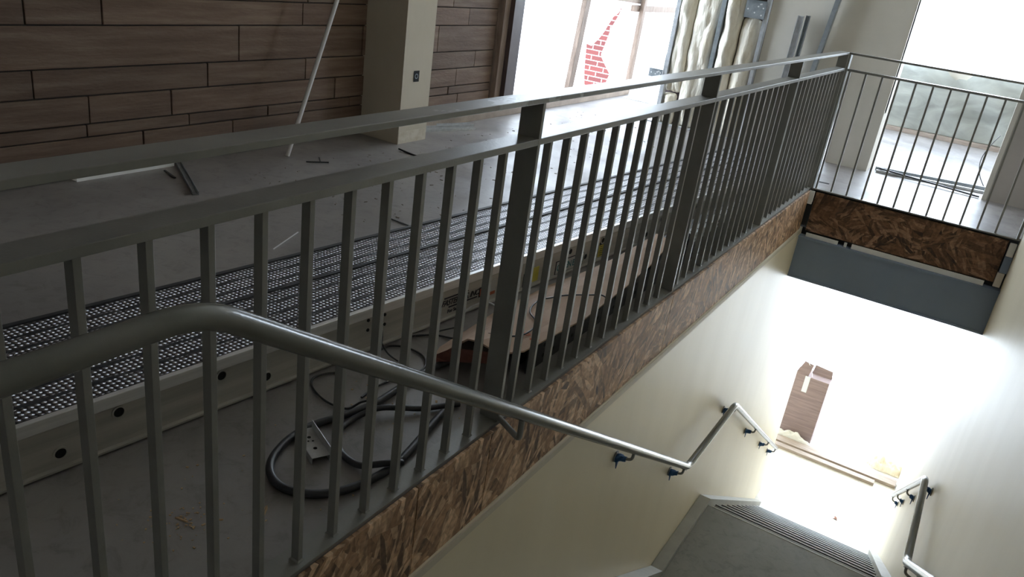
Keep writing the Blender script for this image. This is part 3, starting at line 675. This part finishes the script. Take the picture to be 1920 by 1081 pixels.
# long sections at the stone wall
def angle_sec(a, b, w, h, m, label, name, cat):
    mb = MB(); a = Vector(a); b = Vector(b); d = (b - a).normalized(); r = d.cross(Vector((0, 0, 1)))
    mb.bar(a + Vector((0, 0, .002)), b + Vector((0, 0, .002)), w, .003)
    for s_ in (-1, 1): mb.bar(a + r * s_ * w / 2 + Vector((0, 0, h / 2)), b + r * s_ * w / 2 + Vector((0, 0, h / 2)), .003, h)
    o = mb.build(name, m); return tag(o, label, cat)
angle_sec((-3.775, 2.20, 0), (-3.775, 2.76, 0), .04, .03, white_board, 'white drywall track lying along the foot of the stone wall', 'drywall_track', 'metal track')
angle_sec((-3.77, 2.80, 0), (-3.28, 2.53, 0), .028, .018, galv_dark, 'dark metal angle section lying at a slant on the floor away from the stone wall', 'steel_angle', 'metal track')
angle_sec((-3.73, 4.70, 0), (-3.53, 5.36, 0), .05, .03, galv, 'pair-edged silver track piece on the floor right of the cream column', 'drywall_track', 'metal track')
angle_sec((-3.66, 4.66, 0), (-3.46, 5.30, 0), .03, .02, galv, 'narrow silver track on the floor in front of the wider one by the column', 'drywall_track', 'metal track')
# leaning white conduit
o = MB().tube([(-3.60, 3.45, .0), (-3.60, 4.02, 1.40), (-3.60, 4.36, 2.25)], .0135, 12).build('conduit', conduit); tag(o, 'white conduit pipe leaning in front of the stone wall', 'pipe')

# ------------------------------------------------------------------ left opening
o = B(-3.84, -3.74, 5.985, 6.07, 0.077, OT).build('timber_stud', lumber_v, bevel=.003); tag(o, 'weathered grey timber stud at the end of the stone wall', 'timber stud')
o = B(-3.82, -3.70, 6.075, 6.235, 0.077, OT).build('steel_column', brown_steel, bevel=.002); tag(o, 'dark brown steel post next to the weathered stud at the opening', 'steel post')
o = B(-3.80, -3.65, 4.66, 8.75, 0.0, .075).build('sill_plank', lumber, bevel=.003); tag(o, 'long timber sill plank on the floor along the open left side', 'timber plank')
o = MB().bar((-3.72, 7.33, .075), (-3.70, 7.70, OT), .10, .05, (1, 0, 0)).build('timber_stud', lumber_v, bevel=.003); tag(o, 'slightly tilted pale timber stud in the middle of the open left side', 'timber stud')
o = MB().bar((-3.72, 8.83, .0), (-3.74, 9.04, OT), .07, .05, (1, 0, 0)).build('timber_stud', lumber_v, bevel=.003); tag(o, 'slim timber stud right of the torn sheet opening', 'timber stud')
o = B(-3.80, -3.754, 8.72, 10.5, .90, .967).build('timber_brace', lumber_v, bevel=.002); tag(o, 'horizontal timber brace right of the torn white sheet', 'timber brace')
o = MB().bar((-3.78, 7.3, 1.08), (-3.785, 9.0, 1.02), .035, .08).build('timber_brace', lumber_v, bevel=.002); tag(o, 'upper timber brace between the tilted stud and the slim stud, at the photo top', 'timber brace')
# white polythene with a tear
tear = [(8.792, .917), (8.745, .859), (8.621, .814), (8.501, .708), (8.444, .651), (8.346, .586), (8.187, .507), (8.058, .533), (8.089, .335), (8.12, .2), (8.181, .06), (8.728, .046), (8.74, .107), (8.793, .171), (8.667, .253), (8.502, .369), (8.467, .409), (8.525, .51), (8.577, .612), (8.623, .699), (8.732, .805), (8.811, .903)]
outer = [(6.24, -.02), (10.5, -.02), (10.5, OT), (6.24, OT)]
pl = [[Vector((-3.95, y, z)) for y, z in outer], [Vector((-3.95, y, z)) for y, z in tear]]
tri = tessellate_polygon(pl); allv = pl[0] + pl[1]
o = MB().add(allv, [tuple(t) for t in tri]).build('polythene_sheet', poly_clear); tag(o, 'white polythene sheet closing the left opening, torn to show red brick', 'plastic sheet')
B(-7.6, -4.1, 8.9, 10.3, 1.62, 1.75).build('roof_added_shade', taupe, kind=S)  # unseen eave added to shade the brick
B(-6.2, -6.05, 8.6, 10.0, GZ, 1.62).build('wall_added_shade', taupe, kind=S)  # unseen side wall added to keep skylight off the brick
o = B(-7.5, -4.15, 10.0, 10.2, GZ, 1.6).build('brick_wall', brick); tag(o, 'red brick wall outside, seen through the tear in the white sheet', 'brick wall')
# crumpled sheeting by the sill
def crumple(cx, cy, cz, lx, ly, h, m, name, label, seed, n=22, cat='plastic sheet'):
    mb = MB(); vs = []; 
    for i in range(n):
        for j in range(n):
            u = i / (n - 1) * 2 - 1; v = j / (n - 1) * 2 - 1; e = max(0, 1 - (u * u + v * v)) ** .5
            z = e * h * (.55 + .9 * abs(noise.noise(Vector((u * 2.3 + seed, v * 2.3, seed))))) + .004
            vs.append((cx + u * lx * (1 + .15 * noise.noise(Vector((v * 2, seed, 1)))), cy + v * ly * (1 + .15 * noise.noise(Vector((u * 2, seed, 5)))), cz + z))
    mb.add(vs, [(i * n + j, (i + 1) * n + j, (i + 1) * n + j + 1, i * n + j + 1) for i in range(n - 1) for j in range(n - 1)], True)
    o = mb.build(name, m); return tag(o, label, cat)
crumple(-3.36, 8.75, 0, .22, .32, .12, poly_white, 'crumpled_sheet', 'crumpled whitish sheeting on the floor at the end of the sill plank', 2)
crumple(-3.1, 8.1, 0, .15, .2, .03, poly_white, 'crumpled_sheet', 'small flat scrap of sheeting on the floor left of the insulated wall', 9)

# ------------------------------------------------------------------ stud wall with insulation
def stud(x, lab, y=YB - .04, x2=None, top=2.45, w=.036, m=galv, name='steel_stud'):
    x2 = x if x2 is None else x2
    mb = MB(); mb.bar((x, y + .02, 0), (x2, y + .02, top), .0015 + .002, w, (1, 0, 0))
    # C section: web + two flanges
    mb = MB()
    for (dx_, dy_, ww, hh) in ((0, 0, w, .003), (-w / 2, .03, .003, .06), (w / 2, .03, .003, .06)):
        a = Vector((x + dx_, y + dy_, 0.0)); b = Vector((x2 + dx_, y + dy_, top)); 
        vs = [p + Vector((i * ww / 2, j * hh / 2, 0)) for p in (a, b) for (i, j) in ((-1, -1), (1, -1), (1, 1), (-1, 1))]
        mb.add(vs, [(3, 2, 1, 0), (4, 5, 6, 7), (0, 1, 5, 4), (1, 2, 6, 5), (2, 3, 7, 6), (3, 0, 4, 7)])
    o = mb.build(name, m); return tag(o, lab, 'metal stud', 'metal studs of the insulated wall' if m is not None and top > 2.4 else None)
stud(-2.765, 'shiny metal stud at the left end of the insulated wall')
stud(-2.345, 'grey metal stud in the middle of the exposed insulation', m=galv_dark)
stud(-1.955, 'metal stud at the right edge of the exposed insulation', w=.03)
o = stud(-1.50, 'dark metal stud standing slightly tilted against the cream drywall', y=YB - .09, x2=-1.40 + .11, m=galv_dark, w=.035)
o = B(-2.86, -1.93, YB - .045, YB + .05, 0, .012).build('steel_track', galv); tag(o, 'flat metal floor track under the insulated wall', 'metal track')
def batt(x0, x1, z0, z1, seed, label, yf=YB - .02, bulge=.05):
    nx, nz = 18, 110; mb = MB(); vs = []
    for i in range(nx):
        for j in range(nz):
            u = i / (nx - 1); v = j / (nz - 1); x = x0 + (x1 - x0) * u; z = z0 + (z1 - z0) * v
            e = math.sin(math.pi * u) ** .45 * min(1, min(v, 1 - v) * 14) ** .5
            d = bulge * e * (1 + 1.1 * noise.noise(Vector((x * 9 + seed, z * 1.6, seed))) + .8 * noise.noise(Vector((x * 11, z * 5.5 + x * 6, seed + 9)))) + .022 * noise.noise(Vector((x * 22, z * 7, seed + 3)))
            edge = .012 * math.sin(math.pi * u) * noise.noise(Vector((seed + u * 9, z * 3, 2)))
            vs.append((x + (edge if 0 < i < nx - 1 else 0), yf + .05 - d, z + .03 * noise.noise(Vector((x * 7, z, seed))) * (j == nz - 1)))
    mb.add(vs, [(i * nz + j, (i + 1) * nz + j, (i + 1) * nz + j + 1, i * nz + j + 1) for i in range(nx - 1) for j in range(nz - 1)], True)
    # sides/back
    o = mb.build('insulation_batt', insul, solid=0.0)
    s_ = o.modifiers.new('solid', 'SOLIDIFY'); s_.thickness = .03; s_.offset = 0
    return tag(o, label, 'insulation', 'fibreglass batts of the insulated wall')
batt(-2.735, -2.61, .32, 2.4, 1.0, 'narrow fibreglass batt right of the left end stud', bulge=.06)
batt(-2.735, -2.63, .02, .28, 7.0, 'short piece of fibreglass at the foot of the left end stud')
batt(-2.588, -2.378, .02, 2.4, 3.0, 'fibreglass batt left of the middle metal stud', bulge=.05)
batt(-2.312, -2.172, .02, 2.4, 5.0, 'folded fibreglass batt right of the middle metal stud', bulge=.085)
batt(-2.142, -1.988, .02, 1.06, 6.0, 'fuller fibreglass batt below the punched plate at the right', bulge=.06)
batt(-2.13, -1.99, 1.26, 2.4, 8.0, 'fibreglass batt above the punched plate at the photo top')
def plate(x0, x1, z0, z1, y, label, m=galv_dark):
    t = thing('punched_plate', label, 'metal plate', ((x0 + x1) / 2, y, z0))
    B(x0, x1, y - .003, y, z0, z1).box(x0, x1, y - .03, y, z1 - .003, z1).build('plate', m, t)
    mb = MB(); random.seed(5)
    for k in range(7): slug(mb, (random.uniform(x0 + .02, x1 - .015), y - .003, random.uniform(z0 + .02, z1 - .02)), (0, -1, 0), .007, .001, 10)
    mb.build('holes', white_board, t)
plate(-2.14, -1.96, 1.08, 1.23, YB - .06, 'dark galvanised punched plate between the right batts', galv_dark)
plate(-2.92, -2.785, .42, .50, YB - .05, 'small punched plate sticking out left of the left end stud', galv_dark)
# leaning tracks against drywall
def ltrack(xa, xb, w, label, top=1.15, m=galv):
    mb = MB()
    for (dx_, dy_, ww, hh) in ((0, 0, w, .003), (-w / 2, -.014, .003, .03), (w / 2, -.014, .003, .03)):
        a = Vector((xa + dx_, YB - .15 + dy_, 0)); b = Vector((xb + dx_, YB - .035 + dy_, top))
        vs = [p + Vector((i * ww / 2, j * hh / 2, 0)) for p in (a, b) for (i, j) in ((-1, -1), (1, -1), (1, 1), (-1, 1))]
        mb.add(vs, [(3, 2, 1, 0), (4, 5, 6, 7), (0, 1, 5, 4), (1, 2, 6, 5), (2, 3, 7, 6), (3, 0, 4, 7)])
    o = mb.build('metal_track', m); return tag(o, label, 'metal track')
ltrack(-1.64, -1.655, .045, 'left of two shiny metal tracks leaning on the cream drywall', 1.16)
ltrack(-1.585, -1.595, .03, 'right, darker of two metal tracks leaning on the cream drywall', 1.17, galv_dark)

# ------------------------------------------------------------------ room seen through the far doorway
o = B(-1.6, .88, 10.44, 10.52, 0, .045).build('sill_plank', lumber_x, bevel=.003); tag(o, 'brown timber plank under the hanging grey sheet at the far window', 'timber plank')
def hang():
    nx, nz = 90, 24; mb = MB(); vs = []
    x0, x1 = -2.2, .9
    for i in range(nx):
        u = i / (nx - 1); x = x0 + (x1 - x0) * u
        top = .84 + .08 * math.sin(x * 4.1 + .4) + .05 * noise.noise(Vector((x * 6, 0, 1))) + .03 * noise.noise(Vector((x * 17, 0, 4)))
        if -.62 < x < -.30: top -= .09 * math.cos((x + .46) / .32 * math.pi)
        for j in range(nz):
            v = j / (nz - 1); z = .05 + (top - .05) * v
            y = 10.53 + .10 * noise.noise(Vector((x * 2.6 + z * 2.1, z * 1.1, 3))) + .05 * math.sin(x * 9 + z * 5) * noise.noise(Vector((x, z, 9)))
            vs.append((x, y, z))
    mb.add(vs, [(i * nz + j, (i + 1) * nz + j, (i + 1) * nz + j + 1, i * nz + j + 1) for i in range(nx - 1) for j in range(nz - 1)], True)
    o = mb.build('polythene_sheet', poly_grey); tag(o, 'greyish sheet with painted fold shading hanging in the lower half of the far window behind the short guardrail', 'plastic sheet')
hang()
def lay(a, b, w, h, m, label): 
    o = MB().bar(a, b, w, h).build('metal_track', m, bevel=.001); tag(o, label, 'metal track'); return o
lay((-.72, 7.53, .012), (.6, 7.80, .012), .03, .02, galv, 'silver metal track on the floor in the far doorway')
lay((-.74, 7.64, .015), (.6, 7.99, .015), .03, .03, galv_dark, 'dark metal track behind the silver one on the floor in the far doorway')
lay((-.70, 7.56, .034), (.1, 7.44, .012), .022, .012, black_steel, 'black bar lying slantwise over the silver track in the far doorway')
cable('wire', [(.13, 7.9, .0), (.05, 8.0, .10), (.02, 8.1, .22), (.06, 8.2, .35), (.10, 8.3, .42)], .004, wire_m, 'thin wire bowing out beside the taupe wall at the far doorway', 'wire')
chip((-.97, 6.55, 0), .10, .05, .4, black_steel, 'small dark scrap on the floor behind the corner post', 'floor_scrap', 'scrap')

# ------------------------------------------------------------------ lower storey
o = B(-1.30, .16, 9.80, 9.89, GZ, GZ + .04).build('lumber_plank', lumber_x, bevel=.002); tag(o, 'nearer of two long timber planks lying across the lower floor', 'timber plank')
o = B(-1.30, .40, 9.93, 10.08, GZ, GZ + .045).build('lumber_plank', lumber_x, bevel=.002); tag(o, 'farther, longer of two timber planks lying across the lower floor', 'timber plank')
bx = thing('carton', 'tall brown carton with white tape and open flaps on the lower floor', 'carton', (-.93, 10.3, GZ))
B(-1.16, -.725, 10.20, 10.45, GZ, -3.27 + CAMZ - CAMZ).build('carton_body', carton_m, bx, bevel=.002)
mb = MB(); mb.add([(-1.16, 10.20, -3.27), (-1.00, 10.20, -3.27), (-.98, 10.32, -3.14), (-1.10, 10.32, -3.12)], [(0, 1, 2, 3)]); mb.add([(-.98, 10.36, -3.27), (-.725, 10.36, -3.27), (-.74, 10.43, -3.19), (-.97, 10.43, -3.17)], [(0, 1, 2, 3)])
mb.build('flap', carton_m, bx, solid=.005)
B(-1.03, -.965, 10.196, 10.2, -3.50, -3.268).build('tape', tape_white, bx)
MB().tube([(-.95, 10.22, -3.26), (-1.0, 10.3, -3.18), (-1.05, 10.31, -3.13)], .004, 6).build('strap', white_board, bx)
crumple(-.97, 10.14, GZ, .28, .045, .13, poly_white, 'crumpled_sheet', 'white sheeting bunched on the lower floor at the foot of the carton', 12)
crumple(.22, 10.35, GZ, .22, .12, .16, insul, 'insulation_roll', 'yellowish roll of insulation against the right wall behind the timber planks', 15, cat='insulation')
mb = MB(); mb.add([(-.13, 8.72, GZ + .004), (-.10, 8.74, GZ + .012), (-.08, 8.71, GZ + .004), (-.09, 8.77, GZ + .006), (-.12, 8.79, GZ + .010), (-.115, 8.755, GZ + .004)], [(0, 1, 5), (1, 2, 3), (1, 3, 5), (5, 3, 4)])
o = mb.build('dry_leaf', leaf_m, solid=.002); tag(o, 'small dry leaf on the bright lower floor', 'leaf')

# ------------------------------------------------------------------ light
wd = bpy.data.worlds.new('sky'); sc.world = wd; wd.use_nodes = True
bg = wd.node_tree.nodes['Background']; bg.inputs[0].default_value = (0.74, 0.86, 1.0, 1); bg.inputs[1].default_value = 7.0
def portal(loc, rot, sx, sy):
    l = bpy.data.lights.new('daylight_portal', 'AREA'); l.shape = 'RECTANGLE'; l.size = sx; l.size_y = sy; l.cycles.is_portal = True
    o = bpy.data.objects.new('daylight_portal', l); COL.objects.link(o); o.location = loc; o.rotation_euler = rot
R90 = math.radians(90)
portal((-3.98, 8.37, 1.8), (0, -R90, 0), 3.6, 4.26)      # left opening, light travels +x
portal((-.35, 10.80, 1.8), (-R90, 0, 0), 7.1, 3.6)     # upper far facade, light travels -y
portal((-1.4, 10.70, -2.4), (-R90, 0, 0), 3.7, 3.7)    # lower far facade

# ------------------------------------------------------------------ camera
cam = bpy.data.cameras.new('camera'); co = bpy.data.objects.new('camera', cam); COL.objects.link(co); sc.camera = co
cam.sensor_fit = 'HORIZONTAL'; cam.sensor_width = 36; cam.lens = 1486.28 * 36 / 1920; cam.clip_start = .02; cam.clip_end = 200
Rwc = Matrix(((0.8405403657801743, 0.5254512912260363, 0.13188189429569924), (-0.31043125619733997, 0.26764684256304494, 0.9121390260490853), (0.44398685641567387, -0.807629932713569, 0.3880844793536633)))
co.matrix_world = Matrix.Translation((0, 0, CAMZ)) @ Rwc.transposed().to_4x4()

vs_ = sc.view_settings; vs_.view_transform = 'Standard'; vs_.look = 'None'; vs_.gamma = 1; vs_.use_curve_mapping = False; vs_.exposure = 1.1
sc.cycles.use_denoising = True; sc.cycles.max_bounces = 14; sc.cycles.diffuse_bounces = 8; sc.cycles.transparent_max_bounces = 12
